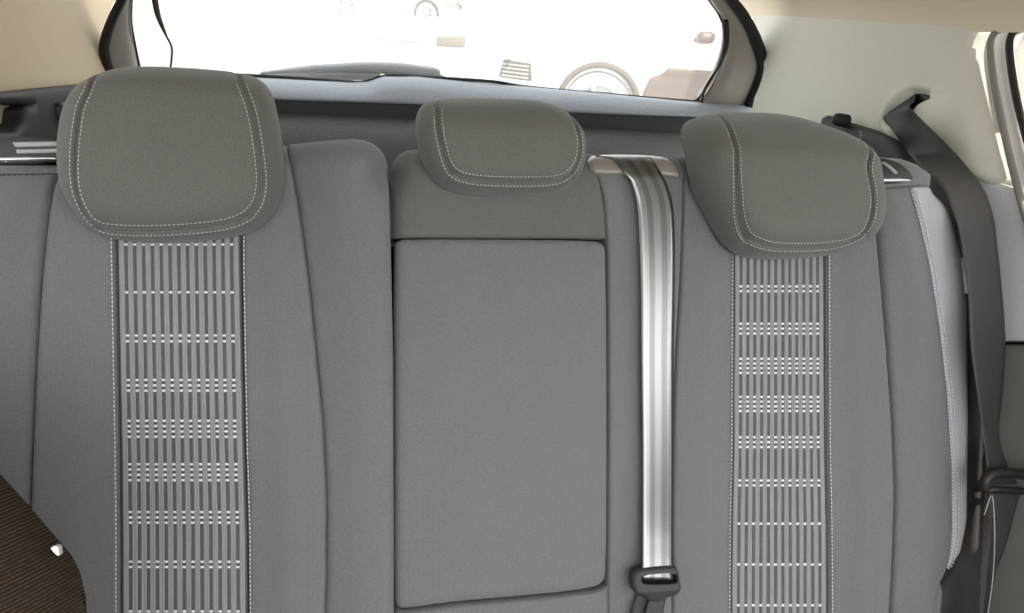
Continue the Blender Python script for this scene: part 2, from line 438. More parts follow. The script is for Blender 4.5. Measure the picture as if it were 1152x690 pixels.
# frame trim strips each side of the glass
rt = GL.line([(760, -60), (792, -10), (811, 20), (816, 42), (812, 68), (801, 94), (784, 116), (790, 126), (832, 122), (846, 108), (853, 88), (855, 70), (850, 46), (836, 18), (815, -20), (790, -70)])
o = relief('window_trim', GL, resample(chaikin(rt, 1), .006), lambda P: .016-roll(dist(P, innerR), .02, .02), mat('window_trim_grey', (.26, .235, .205), .5, .4, var=.05), win, back=-.02, step=.012)
lt = GL.line([(165, -70), (150, -20), (146, 22), (150, 50), (157, 84), (128, 92), (120, 76), (117, 52), (122, 30), (138, -4), (148, -70)])
o = relief('window_trim', GL, resample(chaikin(lt, 1), .006), lambda P: .016-roll(dist(P, inner), .02, .02), bpy.data.materials['window_trim_grey'], win, back=-.02, step=.012)
mb = MB()
L = cr(GL.line([(500, -165), (620, -150), (730, -112), (790, -60), (815, -12), (836, 16), (850, 44), (857, 70), (853, 90), (843, 114)], .01), 6)
mb.tube(GL.at(L, np.full(len(L), .018)), np.interp(np.linspace(0, 1, len(L)), [0, .5, 1], [.010, .010, .014]), 10); mb.build('seal', M['rubber'], win)
mb = MB()
L = cr(GL.line([(520, -166), (380, -152), (240, -112), (172, -70), (138, -4), (124, 26), (118, 48), (120, 66), (126, 84)], .01), 6)
mb.tube(GL.at(L, np.full(len(L), .018)), np.linspace(.006, .009, len(L)), 10); mb.build('seal', M['rubber'], win)
for L in (inner, innerR):
    mb = MB(); mb.tube(GL.at(L, np.full(len(L), -.006)), .0035, 8); mb.build('glass_edge', M['rubber'], win)

mb = MB(); L = cr(GL.line([(180, 80), (293, 85.5), (360, 90), (398, 92.5), (414, 91), (434, 85.5), (470, 86.5), (552, 91.5), (590, 97.5), (660, 104), (740, 111), (788, 115)], .006), 6)
mb.tube(GL.at(L, np.full(len(L), .006)), .0032, 8); mb.build('glass_edge', M['rubber'], win)
M['tailcloth'] = mat('tailgate_grained_panel', (.115, .108, .112), .6, .4, var=.2, vscale=350, bump=.3, bscale=600)
# --- tailgate inner trim
TG = Frame((0, .76, .90), (1, 0, 0), (0, 0, 1), (0, -1, 0))
tg = empty('wall_back', (0, .76, .55), kind='structure')
ph = TG.line([(180, 84), (300, 89), (395, 94), (414, 93), (432, 86), (470, 86), (540, 93), (660, 104), (786, 116), (885, 121), (885, 142), (780, 131), (640, 126), (470, 117), (300, 111), (180, 106)])
top = ph[:10]
o = relief('sill_panel', TG, resample(ph, .008), lambda P: .018-roll(dist(P, top), .034, .050)-roll(dist(P, ph[10:]), .006, .006), M['tailtrim'], tg, back=-.02, step=.012)
ph = TG.line([(180, 100), (800, 125), (800, 200), (180, 200)])
relief('recess', TG, ph, lambda P: np.full(len(P), -.012), M['black'], tg, back=-.03, step=.03, rings=(.01,))
ph = TG.line([(180, 121), (300, 126), (470, 133), (640, 142), (782, 149), (830, 151), (830, 245), (180, 225)])
o = relief('lower_panel', TG, resample(ph, .008), lambda P: .02-roll(dist(P, ph[:6]), .05, .045), M['tailcloth'], tg, back=-.02, step=.012)
bx = MB(); bx.box((0, .79, .66), (1.34, .02, .42)); bx.build('tailgate_skin', M['black'], tg)

# --- dark side trims in the boot
tr1 = WL.line([(-80, 106), (0, 103), (40, 99), (84, 95), (112, 95), (112, 180), (60, 190), (-80, 200), (-60, 150), (-8, 150), (2, 138), (4, 122), (13, 119), (-6, 118), (-60, 120)])
o = relief('trim_1', WL, resample(tr1, .005), lambda P: .03-roll(dist(P, resample(tr1, .005), True), .008, .008), M['dark'], back=-.01, step=.01); tag(o, kind='structure')
tr2 = WR.line([(930, 128), (960, 139), (1010, 153), (1022, 166), (1034, 186), (1075, 200), (1096, 230), (1096, 300), (930, 300)])
o = relief('trim_2', WR, resample(chaikin(tr2, 1), .005), lambda P: .022-roll(dist(P, resample(tr2, .005), True), .012, .012), M['dark'], back=-.01, step=.01); tag(o, kind='structure')
p = WR.at(WR.see(946, 135, .03), np.array(.03)); mb = MB(); mb.lathe([(0, .014), (.006, .0135), (.0095, .010), (.0105, .004), (.0105, -.012)], p, np.array([WR.a, WR.b, WR.n]), 20); mb.build('shelf_peg', M['rubber'], o)
p = WL.at(WL.see(70, 128, .03), np.array(.03)); mb = MB()
mb.box(p, (.04, .035, .02), np.array([WL.a, WL.b, WL.n]), bev=.008); mb.build('shelf_hook', M['black'], bpy.data.objects['trim_1'])

# --- right door: opening seals, frame, glass and lower panel
DW = plane_frame((.690, .05, 1.0), (-.06, 1, 0), (-1, -.06, .08))
dr = empty('door_1', (.70, -.2, .3), kind='structure')
def along(fr, pts, w, r, name, m, parent, flat=1.0):
    L = cr(fr.line(pts, w), 6); b = MB(); b.tube(fr.at(L, np.full(len(L), w)), r, 10, flat=flat); return b.build(name, m, parent)
dfr = DW.line([(1100, 25), (1320, 5), (1320, 25), (1150, 34), (1137, 40), (1134, 60), (1142, 112), (1154, 160), (1175, 235), (1200, 300), (1150, 300), (1135, 240), (1122, 170), (1108, 100), (1100, 50)])
relief('door_frame', DW, resample(chaikin(dfr, 1), .006), lambda P: -roll(dist(P, resample(dfr, .006), True), .006, .006), M['white'], dr, back=-.03, step=.012)
along(DW, [(1330, 8), (1180, 26), (1128, 33), (1117, 40), (1114, 54), (1117, 84), (1125, 127), (1136, 177), (1149, 227), (1164, 277)], .012, .0045, 'door_seal', mat('grey_seal', (.20, .185, .175), .6, .3), dr)
along(DW, [(1330, 22), (1180, 30), (1146, 33), (1137, 42), (1136, 62), (1143, 108), (1155, 156), (1172, 215)], .010, .0048, 'window_seal', M['rubber'], dr)
dg = DW.line([(1330, 24), (1150, 33), (1137, 44), (1136, 62), (1143, 108), (1155, 156), (1178, 232), (1330, 260)])
def tint():
    m = bpy.data.materials.new('brown_tinted_glass'); m.use_nodes = True; nt = m.node_tree; nt.nodes.clear()
    out = nt.nodes.new('ShaderNodeOutputMaterial'); tr = nt.nodes.new('ShaderNodeBsdfTransparent'); tr.inputs['Color'].default_value = (.75, .70, .64, 1)
    gl = nt.nodes.new('ShaderNodeBsdfGlossy'); gl.inputs['Roughness'].default_value = .05; mx = nt.nodes.new('ShaderNodeMixShader'); mx.inputs[0].default_value = .05
    nt.links.new(tr.outputs[0], mx.inputs[1]); nt.links.new(gl.outputs[0], mx.inputs[2]); nt.links.new(mx.outputs[0], out.inputs['Surface']); return m
relief('door_glass', DW, dg, lambda P: np.full(len(P), -.008), tint(), dr, back=-.012, step=.05, rings=(.01,))
bx = MB(); bx.box((.745, -.12, .55), (.02, .60, .80)); bx.build('door_skin', M['black'], dr)
# door card below the window line
dc = DW.line([(1060, 196), (1118, 204), (1142, 212), (1160, 245), (1330, 260), (1330, 384), (1060, 384)], .01)
relief('upper_panel', DW, resample(dc, .008), lambda P: .010-roll(dist(P, resample(dc, .008), True), .006, .006), mat('sunlit_door_plastic', (.62, .62, .63), .5, .4, var=.05, vscale=250), dr, back=-.03, step=.015)  # sunlight on the upper panel put into a lighter plastic colour
dc2 = DW.line([(1060, 388), (1330, 388), (1420, 900), (1000, 900)], .01)
relief('lower_panel', DW, resample(dc2, .008), lambda P: .012-roll(dist(P, resample(dc2, .008), True), .006, .006), mat('door_card_cloth', (.19, .18, .16), .8, .2, var=.06, vscale=300), dr, back=-.03, step=.02)
# left flank (beyond the frame) up to its window line
o = box_obj('wall_left.001', (-.715, -.75, .55), (.04, 2.3, .70), M['doorgrey']); o.name = 'door_2'; tag(o, kind='structure')
o = box_obj('door_3', (.735, -1.25, .55), (.04, 1.3, .70), M['doorgrey']); tag(o, kind='structure')

# ================================================================== seats
YB = 760           # seat panels run down to the cushion
def seat_shape(px_out, R_top=.042, R_side=.014):
    """px_out: list of (x, y, 't'|'s'|'n') in the picture; returns outline and drop function"""
    pts = np.array([SEAT.see(p[0], p[1], -.03 if p[2] == 't' else -.008) for p in px_out])
    seg_t = [pts[[i, (i+1) % len(pts)]] for i, p in enumerate(px_out) if p[2] == 't']
    seg_s = [pts[[i, (i+1) % len(pts)]] for i, p in enumerate(px_out) if p[2] == 's']
    def drop(P):
        d = 0
        if seg_t: d = d+roll(np.min([dist(P, s) for s in seg_t], axis=0), R_top, .055)
        if seg_s: d = d+roll(np.min([dist(P, s) for s in seg_s], axis=0), R_side)
        return d
    return pts, drop
def panel(name, px, extra, m, parent, seam=.006, free=None, w0=0.0, pillow=0.0, back=-.10, step=.0065, tail=None):
    """px: outline in the picture (on the seat face); extra: height lost to the whole seat's own rounding"""
    ol = SEAT.line(px, w0)
    if tail is not None: ol = np.vstack([ol, tail])
    ring = resample(ol, .004)
    segs = None
    if free is not None:   # edges (by start index) that are seams; the others are the seat's own edge
        segs = [ol[[i, (i+1) % len(ol)]] for i in range(len(ol)) if i not in free]
    def wf(P):
        d = dist(P, ring, True) if segs is None else np.min([dist(P, s) for s in segs], axis=0)
        return w0 + extra(P) - roll(d, seam, seam*1.9) + pillow*(1-np.exp(-(d/.035)**2))
    o = relief(name, SEAT, ol, wf, m, parent, back=back, step=step)
    return o, wf
def edge_y(line):     # x of a picture polyline at a given y
    a = np.array(line, float)
    return lambda y: float(np.interp(y, a[:, 1], a[:, 0]))

def headrest(parent, out_px, seam_px, corner_px, bend_y, wfront, wback, R=.034, H=.052, slope=1.1, out_w=.02, nm='headrest', cut=.96):
    ol = chaikin(SEAT.line(out_px, out_w), 2); ring = resample(ol, .004)
    bb = SEAT.see(600, bend_y, wfront)[1]
    def base(P):
        d = dist(P, ring, True)
        db = np.maximum(0, P[:, 1]-bb+.012)
        bend = slope*(np.sqrt(db**2+.014**2)-.014)
        return wfront - roll(d, R, H) - bend + .004*(1-np.exp(-(d/.05)**2))
    L = cr(SEAT.line_on(seam_px, base), 5)
    C = [SEAT.line_on(c, base) for c in corner_px]
    def wf(P):
        w = base(P)-.0062*np.exp(-(dist(P, L)/.0019)**2)
        for c in C: w = w-.0035*np.exp(-(dist(P, c)/.0016)**2)
        return w
    def bk(P): return wback(P)
    V, F, sm = relief_data(SEAT, ol, wf, back=lambda Q: wf(Q)-.0005, step=.006, rings=(.0006, .0018, .0036, .006, .009, .013, .018, .024), lines=[L]+C, cap=False)
    # rear half closes the pad
    def wr(P):
        d = dist(P, ring, True); edge = wfront-H
        bend = slope*(np.sqrt(np.maximum(0, P[:, 1]-bb+.012)**2+.014**2)-.014)
        return edge-bend-.0006-np.minimum(.028, .028*(1-np.exp(-(d/.03)**2)))*sstep(P[:, 1], bb-.10, bb-.03)-.004*np.sqrt(np.clip(d/.01, 0, 1))
    V2, F2, sm2 = relief_data(SEAT, ol, wr, back=lambda Q: wr(Q)-.0001, step=.012, rings=(.001, .004, .009), cap=False)
    F2 = [f[::-1] for f in F2]; n = len(V)
    o = mesh(nm, np.vstack([V, V2]), F+[tuple(i+n for i in f) for f in F2], M['headrest'], parent, smooth=sm+sm2)
    mb = MB()
    m0 = int(len(L)*.05); m1 = int(len(L)*cut)
    for d in (-.0042, .0042): stitches(mb, SEAT, offset(L, d)[m0:m1], wf, pitch=.0040, ln=.0028, r=.00055)
    s = mb.build('stitching', M['thread2'], o)
    # the two steel posts that carry it into the seat
    lo = ol[:, 1].min(); cx = ol[:, 0].mean()
    for sx in (-1, 1):
        mb = MB(); a = np.array([[cx+sx*.05, lo+.07], [cx+sx*.05, lo+.02]]); mb.tube(SEAT.at(a, np.array([-.035, -.05])), .006, 10); mb.build('post', M['chrome'], o)
    return o, wf

def insert(parent, Lx, Rx, y0, y1, extra, nrib, rows, w0):
    """patterned centre band: dark base, pale ribbons, white woven dashes"""
    ys = np.linspace(y0, y1, 40)
    ol = np.vstack([[SEAT.see(Lx(y), y) for y in ys], [SEAT.see(Rx(y), y) for y in ys[::-1]]])
    ring = resample(ol, .004)
    def wf(P): return w0+extra(P)-roll(dist(P, ring, True), .004, .004)
    V, F, sm = relief_data(SEAT, ol, wf, back=-.10, step=.007)
    mb = MB(); mb.V.append(V); mb.F = [tuple(f) for f in F]; mb.n = len(V); mb.mi = [0]*len(F); mb.sm = list(sm)
    e = .022; yy = np.linspace(y0+1, y1, 90)
    def pt(u, y):
        x = Lx(y)+(Rx(y)-Lx(y))*u; return SEAT.see(x, y)
    per = (1-2*e)/(nrib-.42); rw = per*.60
    for k in range(nrib):
        u0 = e+k*per; P = []; W = []
        for y in yy:
            for q, h in ((0, 0), (.10, 1.0), (.30, .95), (.36, .1), (.42, .95), (.56, .95), (.62, .1), (.68, .95), (.90, 1.0), (1, 0)):
                p = pt(u0+rw*q, y); P.append(p); W.append(h*.0011)
        P = np.array(P); W = np.array(W)+wf(P); V = SEAT.at(P, W); m = 10
        F = [(j*m+i, (j+1)*m+i, (j+1)*m+i+1, j*m+i+1) for j in range(len(yy)-1) for i in range(m-1)]
        mb.add(V, F, 1)
    pitch = (pt(.5, y0)[1]-pt(.5, y1)[1])/(y1-y0)
    for yc, cnt, sp in rows:
        for j in range(cnt):
            y = yc+(j-(cnt-1)/2)*sp
            for k in range(nrib-1):
                u0 = e+k*per+rw+per*.02; u1 = u0+per*.36
                c = [pt(u0, y-1.3), pt(u1, y-1.3), pt(u1, y+1.3), pt(u0, y+1.3)]
                P = np.array(c+[c[0]*.8+c[2]*.2, c[1]*.8+c[3]*.2, c[2]*.8+c[0]*.2, c[3]*.8+c[1]*.2])
                W = wf(P)+np.array([0]*4+[.0011]*4)
                mb.add(SEAT.at(P, W), [(4, 7, 6, 5), (0, 4, 5, 1), (1, 5, 6, 2), (2, 6, 7, 3), (3, 7, 4, 0)][0:5], 2)
    return mb.build('centre_insert', None, parent, mats=[M['gap'], M['ribbon'], M['dash']]), wf

# ---------------- left backrest
left = empty('rear_bench', tuple(SEAT.at(np.array([-.35, -.43]), np.array(-.05))), 'narrow grey fabric rear backrest with its own large headrest, left of the dark gap', 'car seat')
TYL = 206
outL = [(-110, 192, 's'), (-110, 188, 't'), (0, 186, 't'), (66, 184, 't'), (120, 168, 't'), (320, 160, 't'), (398, 159, 't'), (409, 160.3, 't'), (419, 164, 't'), (427, 170, 't'), (432.5, 177.5, 't'), (435.5, 186, 't'), (436.5, 197, 's'), (438, 260, 's'), (441, 400, 's'), (442, YB, 'n'), (-110, YB, 's')]
ptsL, dropL = seat_shape(outL, .040, .012); iL = {p[0]: i for i, p in enumerate(outL)}
def bulgeL(P):     # bolsters stand a little proud either side of the sitting hollow
    c = -.352
    return .020*sstep(np.abs(P[:, 0]-c), .075, .19)
exL = lambda P: -dropL(P)+bulgeL(P)
sLa = edge_y([(62, 190), (62, 200), (54, 250), (47, 330), (42, 420), (38, 520), (34, 640), (32, YB)])
sLb = edge_y([(318, 190), (331, 200), (338, 240), (348, 310), (357, 400), (364, 470), (368, 550), (368, 640), (364, YB)])
iLl = edge_y([(129, 200), (130, 280), (132, 400), (134, 500), (135, 600), (135, YB)])
iLr = edge_y([(271, 200), (271, 290), (273, 400), (275, 500), (278, 600), (279, YB)])
eL = edge_y([(436, 190), (438, 260), (441, 400), (442, YB)])
ysn = np.linspace(TYL, YB, 24)
def strip(Lf, Rf, y0L, y0R, y1=YB, n=24):
    a = [(Lf(y), y) for y in np.linspace(y0L, y1, n)]; b = [(Rf(y), y) for y in np.linspace(y1, y0R, n)]
    return a+b
def outer(pts):   # picture points of a seat's own outline lie a little behind the face
    return pts
tl = lambda x: float(np.interp(x, [-110, 62, 330, 436], [203, 193, 204, 205]))
n = 24
# panels; the edge between the last point and the first is the top seam
panel('side_bolster', strip(lambda y: -110, sLa, tl(-110), tl(62)), exL, M['bolster'], left, pillow=.011, free=set(range(0, n-1)))
panel('backrest_panel', strip(sLa, iLl, tl(62), tl(129)), exL, M['fabric'], left, pillow=.006)
panel('backrest_panel', strip(iLr, sLb, 205, 205), exL, M['fabric'], left, pillow=.006, tail=[SEAT.see(322, 160, -.03), SEAT.see(271, 161.6, -.03)], free={48})
panel('side_bolster', strip(sLb, eL, 205, 200), exL, M['bolster'], left, pillow=.010, tail=np.vstack([ptsL[iL[436.5]:iL[398]-1:-1], [SEAT.see(322, 160, -.03)]]), free=set(range(24, 48+iL[436.5]-iL[398]+1)))
# top cap wraps over the upper edge
capL = [(-110, tl(-110)), (62, tl(62)), (200, tl(200)), (271, tl(271))]
def cap(name, seam_pts, out_pts, ex, m, parent, back=-.14, seam=.0025):
    a = SEAT.line(seam_pts, 0); b = np.array(out_pts)
    ol = np.vstack([a, b]); segs = [a[[i, i+1]] for i in range(len(a)-1)]
    def wf(P): return ex(P)-roll(np.min([dist(P, s) for s in segs], axis=0), seam, seam)
    return relief(name, SEAT, ol, wf, m, parent, back=back, step=.0065), wf
cap('top_panel', capL, np.vstack([[SEAT.see(271, 161.6, -.03)], ptsL[1:iL[120]+1][::-1]]), exL, M['fabric'], left)
oi, wiL = insert(left, iLl, iLr, 206, YB, exL, 14, [(275, 1, 6), (329, 1, 6), (381, 2, 6.5), (434, 3, 6), (483, 4, 6), (532, 4, 6), (583, 3, 6), (636, 2, 6), (689, 1, 6)], -.002)
for side, f, dx in (('l', iLl, -4), ('r', iLr, 3.5)):
    mb = MB(); L = SEAT.line([(f(y)+dx, y) for y in np.linspace(225, YB-5, 60)])
    stitches(mb, SEAT, L, lambda P: exL(P)+.0018, pitch=.0046, ln=.0034); mb.build('stitching', M['thread'], left)
mb = MB(); L = SEAT.line([(x, tl(x)+3) for x in np.linspace(-60, 58, 20)])
stitches(mb, SEAT, L, lambda P: exL(P)+.003, pitch=.0046, ln=.0032, r=.0004); mb.build('stitching', M['dark'], left)
# release lever in its recess on the left shoulder
def lever(parent, px_box, px_strip, w, lab, ex=None):
    sf = (lambda P: w+0*P[:, 0]) if ex is None else (lambda P: ex(P)+w)
    pl = lambda px: SEAT.line(px, w) if ex is None else SEAT.line_on(px, sf)
    bk = (lambda P: w-.03+0*P[:, 0]) if ex is None else (lambda P: ex(P)-.03)
    ol = chaikin(pl(px_box), 1); rg = resample(ol, .003)
    o = relief('release_lever', SEAT, ol, lambda P: sf(P)-.003*(ex is None)-roll(dist(P, rg, True), .003, .003), M['dark'], parent, back=bk, step=.006, rings=(.0007, .002))
    o['label'] = lab
    hol = chaikin(pl(px_strip[0]), 1); hr = resample(hol, .002)
    relief('handle', SEAT, hol, lambda P: sf(P)+.004-roll(dist(P, hr, True), .003, .004), M['chrome'], o, back=bk, step=.004, rings=(.0006, .0015, .003))
    for q in px_strip[1:]:
        hl = pl(q); qr = resample(hl, .002); relief('lever_slat', SEAT, hl, lambda P: sf(P)+.002-roll(dist(P, qr, True), .002, .002), M['doorgrey'], o, back=bk, step=.004, rings=(.0006, .0015))
    return o
lever(left, [(-80, 154), (75, 152), (80, 182), (-80, 187)], [[(-70, 177.5), (64, 176), (64, 181), (-70, 184)], [(14, 160), (66, 159), (66, 165), (17, 166)], [(18, 168), (66, 167), (66, 172), (19, 173)]], -.012, 'dark release lever with a bright strip')
headrest(left, [(64, 190), (65, 150), (72, 118), (88, 94), (114, 72), (150, 64), (200, 65), (256, 70), (286, 77), (304, 96), (312, 128), (318, 165), (319, 200), (315, 226), (304, 246), (280, 262), (240, 270), (190, 273), (135, 271), (104, 262), (82, 240), (69, 216)],
    [(118, 80), (101, 97), (90, 122), (84, 165), (84, 205), (92, 233), (108, 253), (135, 259), (190, 259), (245, 254), (274, 245), (289, 229), (294, 205), (291, 170), (284, 130), (274, 100), (263, 76)],
    [[(108, 253), (112, 266)], [(281, 243), (291, 257)]], 112, .062, lambda P: P[:, 0]*0)

# ---------------- centre and right backrest
right = empty('rear_bench', tuple(SEAT.at(np.array([.22, -.43]), np.array(-.05))), 'wide grey fabric rear backrest with fold-down armrest and two headrests, right of the dark gap', 'car seat')
outR = [(442, YB, 's'), (441, 400, 's'), (440, 260, 's'), (440, 198, 't'), (441, 188, 't'), (444, 178.5, 't'), (449.5, 171, 't'), (457, 166.5, 't'), (470, 165, 't'), (600, 168, 't'), (700, 171, 't'), (790, 174, 't'), (960, 175, 't'), (1005, 178, 't'), (1022, 182, 't'), (1036, 188, 't'), (1047, 196.5, 't'), (1056, 208, 's'), (1070, 245, 's'), (1082, 290, 's'), (1088, 350, 's'), (1090, 470, 's'), (1089, 585, 's'), (1082, 622, 's'), (1066, 644, 's'), (1050, 662, 's'), (1020, YB, 'n')]
ptsR, dropR = seat_shape(outR, .038, .016); iR = {p[0]: i for i, p in enumerate(outR)}
def bulgeR(P):
    return .016*sstep(P[:, 0]-.335, .07, .14)*(1-sstep(P[:, 0]-.335, .16, .235))
exR = lambda P: -dropR(P)+bulgeR(P)
eM = edge_y([(440, 192), (440, 260), (443, 400), (444, YB)])
aR = edge_y([(672, 196), (679, 215), (682, 250), (684, 280), (685, 480), (684, 660), (686, YB)])
sB = edge_y([(770, 200), (770, 215), (766, 320), (761, 400), (758, 480), (757, 600), (757, YB)])
iRl = edge_y([(826, 200), (826, 300), (825, 500), (823, 600), (822, YB)])
iRr = edge_y([(929, 200), (929, 300), (930, 500), (932, 600), (933, YB)])
sC = edge_y([(976, 200), (983, 285), (990, 380), (996, 470), (999, 550), (997, 620), (990, YB)])
sD = edge_y([(1012, 205), (1022, 235), (1041, 300), (1056, 370), (1066, 440), (1072, 520), (1073, 600), (1067, 644), (1048, YB)])
eR = edge_y([(1056, 205), (1070, 245), (1082, 290), (1088, 350), (1090, 470), (1089, 585), (1082, 622), (1066, 645), (1040, YB)])
tr_ = lambda x: float(np.interp(x, [440, 672, 770, 929, 985, 1056], [194, 197, 204, 212, 213, 209]))
n = 24
# centre: upper panel wraps over the top
a = SEAT.line([(eM(267), 267), (600, 267.5), (aR(267), 268), (aR(230), 230), (aR(205), 205), (672, 197)], 0)
b = np.vstack([[SEAT.see(668, 170, -.03)], ptsR[3:iR[600]+1][::-1], [SEAT.see(440, 230, 0)]])
ol = np.vstack([a, b]); sg = [a[[i, i+1]] for i in range(len(a)-1)]
relief('centre_panel', SEAT, ol, lambda P: exR(P)-roll(np.min([dist(P, s) for s in sg], axis=0), .005, .005), M['headrest'], right, back=-.14, step=.0065)
# armrest folded up into the middle
ar = SEAT.line([(443.5, 276), (448, 270), (456, 268.5), (600, 269), (672, 270.5), (681, 274), (683.5, 283), (685, 480), (684, 645), (681, 657), (668, 664), (610, 671), (520, 678.5), (478, 684), (456, 687), (447, 686), (443.5, 680), (443.5, 480)], .006)
arr = resample(chaikin(ar, 1), .004)
o = relief('armrest', SEAT, arr, lambda P: .006-roll(dist(P, arr, True), .009, .009)+.003*(1-np.exp(-(dist(P, arr, True)/.05)**2)), M['fabric'], right, back=-.08, step=.0065)
o['label'] = 'folded-up armrest panel with rounded corners'
# below the armrest
lo = [(443, 688), (456, 689.5), (478, 686.5), (520, 681), (610, 673.5), (668, 667), (685, 660), (686, YB), (443, YB)]
panel('lower_panel', lo, exR, M['fabric'], right, seam=.004)
panel('centre_panel', [(668, 169)]+strip(aR, sB, 197, 200)+[(770, 172.5), (735, 171)], exR, M['fabric'], right, pillow=.002, seam=.004, free={0}|set(range(24+25, 24+28))|{48, 50})
panel('backrest_panel', [(770, 172.5)]+strip(sB, iRl, 200, 200)+[(826, 173)], exR, M['fabric'], right, pillow=.006, seam=.004, free={48, 49})
panel('backrest_panel', strip(iRr, sC, tr_(929), tr_(976)), exR, M['fabric'], right, pillow=.006)
panel('side_bolster', strip(sC, sD, tr_(976), tr_(1012)), exR, M['bolster'], right, pillow=.011)
o, wfs = panel('side_panel', strip(sD, eR, tr_(1012), tr_(1056), 643), exR, M['leather'], right, pillow=.002, free=set(range(n, 2*n-1)), seam=.004); o['label'] = 'pale leatherette side panel'
capR = [(860, tr_(860)), (929, tr_(929)), (985, tr_(985)), (1056, tr_(1056))]
cap('top_panel', capR, np.vstack([ptsR[iR[960]:iR[1056]+1][::-1], [SEAT.see(860, 174.5, -.03)]]), exR, M['fabric'], right)
oi, wiR = insert(right, iRl, iRr, 215, YB, exR, 13, [(325, 2, 5.5), (370, 3, 5.5), (412, 4, 5.3), (455, 4, 5.3), (498, 3, 5.5), (544, 2, 5.5), (590, 1, 6), (636, 1, 6), (682, 1, 6)], -.002)
for f, dx in ((iRl, -2.5), (iRr, 3)):
    mb = MB(); L = SEAT.line([(f(y)+dx, y) for y in np.linspace(240, YB-5, 60)])
    stitches(mb, SEAT, L, lambda P: exR(P)+.0016, pitch=.0046, ln=.0034); mb.build('stitching', M['thread'], right)
for dx, ww in ((-4.0, .004), (4.2, .0015)):
    mb = MB(); L = SEAT.line([(sD(y)+dx, y) for y in np.linspace(tr_(1012)+5, 640, 60)])
    stitches(mb, SEAT, L, lambda P: exR(P)+ww, pitch=.0046, ln=.0033); mb.build('stitching', M['thread'], right)
lever(right, [(960, 176), (1000, 178), (1022, 190), (1030, 205), (960, 210)], [[(968, 201), (1023, 201), (1025, 205.5), (968, 206)], [(975, 184), (988, 183), (990, 188), (975, 189)], [(990, 183), (994, 182), (1010, 195), (1006, 196)]], .004, 'dark release lever with a bright strip', ex=exR)
# guide where the middle belt leaves the seat top
gp = [(660, 176), (690, 170), (735, 171), (750, 175), (757, 186), (760, 201), (756, 203), (740, 200), (680, 199), (660, 198)]
gol = chaikin(SEAT.line(gp, -.012), 1)
gr = resample(gol, .003); gtop = SEAT.line([(655, 174), (690, 170), (735, 171), (752, 176)], -.012)
gslot = SEAT.line([(671, 174.5), (690, 178), (732, 176.5), (728, 180), (692, 180.5)], -.012)
o = relief('belt_guide', SEAT, gol, lambda P: exR(P)+.007-roll(dist(P, gr, True), .006, .006), M['guide'], right, back=-.09, step=.004, holes=[])
relief('slot', SEAT, gslot, lambda P: exR(P)+.008, M['rubber'], o, back=-.09, step=.003, rings=(.0006,))
headrest(right, [(469, 155), (469, 132), (474, 112), (486, 101), (510, 97.5), (560, 97.5), (604, 98), (626, 103), (644, 114), (655, 132), (661, 152), (662, 172), (658, 193), (648, 208), (630, 216), (596, 219), (540, 219), (506, 214), (488, 201), (476, 181)],
    [(492, 102), (493, 135), (498, 166), (506, 189), (522, 200), (560, 204), (618, 203.5), (640, 196), (651, 179), (653, 160), (648, 141), (637, 122), (620, 104)],
    [[(507, 190), (499, 212)], [(643, 194), (647, 211)]], 136, .045, lambda P: P[:, 0]*0, R=.026, H=.042, cut=.84)
headrest(right, [(776, 192), (776, 160), (784, 134), (802, 119), (836, 112), (880, 110.5), (912, 114), (940, 127), (962, 141), (976, 158), (983, 185), (988, 218), (989, 243), (982, 266), (964, 281), (925, 289.5), (872, 292), (840, 290), (820, 279), (805, 258), (790, 228), (780, 208)],
    [(805, 122), (821, 145), (829, 180), (831, 230), (837, 258), (849, 271), (875, 278), (930, 277), (964, 268), (979, 250), (983, 220), (978, 182), (968, 156), (951, 140)],
    [[(840, 262), (829, 281)], [(972, 262), (974, 274)]], 152, .062, lambda P: P[:, 0]*0)

# bench cushion below the frame
def cushion():
    fr = Frame((0, -.20, .33), (1, 0, 0), (0, 1, 0), (0, 0, 1))
    ol = chaikin(np.array([(-.66, -.40), (.64, -.40), (.64, .10), (-.66, .10)]), 1); rg = resample(ol, .01)
    o = relief('seat_cushion', fr, ol, lambda P: -roll(dist(P, rg, True), .06, .06), M['fabric'], back=-.16, step=.02, rings=(.002, .006, .012, .02, .03, .045))
    tag(o, 'grey fabric rear bench cushion under both backrests', 'seat cushion')
cushion()

# ================================================================== belts
def ribbon(rows, nacross=9, th=.0012, sag=None):
    """rows: (left point, right point) in the place; returns verts, faces, uv for a webbing strap with two faces"""
    Lp = cr(np.array([r[0] for r in rows]), 8); Rp = cr(np.array([r[1] for r in rows]), 8)
    m = nacross; V = []; U = []; N = []
    cen = (Lp+Rp)/2; T = np.gradient(cen, axis=0); S = np.cumsum(np.r_[0, np.linalg.norm(np.diff(cen, axis=0), axis=1)])
    for i in range(len(Lp)):
        nn = unit(np.cross(Rp[i]-Lp[i], -T[i]))
        if np.dot(nn, CAM-cen[i]) < 0: nn = -nn
        N.append(nn)
    for side in (1, -1):
        for i in range(len(Lp)):
            for k in range(m):
                u = k/(m-1); e = 1-abs(2*u-1)**8
                V.append(Lp[i]*(1-u)+Rp[i]*u+N[i]*side*th*.5*(.35+.65*e)); U.append((u, S[i]))
    K = len(Lp)*m; F = []
    for i in range(len(Lp)-1):
        for k in range(m-1):
            a = (i*m+k, (i+1)*m+k, (i+1)*m+k+1, i*m+k+1); F.append(a); F.append(tuple(K+q for q in a[::-1]))
        F.append((i*m, K+i*m, K+(i+1)*m, (i+1)*m)); F.append((i*m+m-1, (i+1)*m+m-1, K+(i+1)*m+m-1, K+i*m+m-1))
    for i in (0, len(Lp)-1):
        for k in range(m-1):
            a = (i*m+k, i*m+k+1, K+i*m+k+1, K+i*m+k); F.append(a)
    return np.array(V), F, U
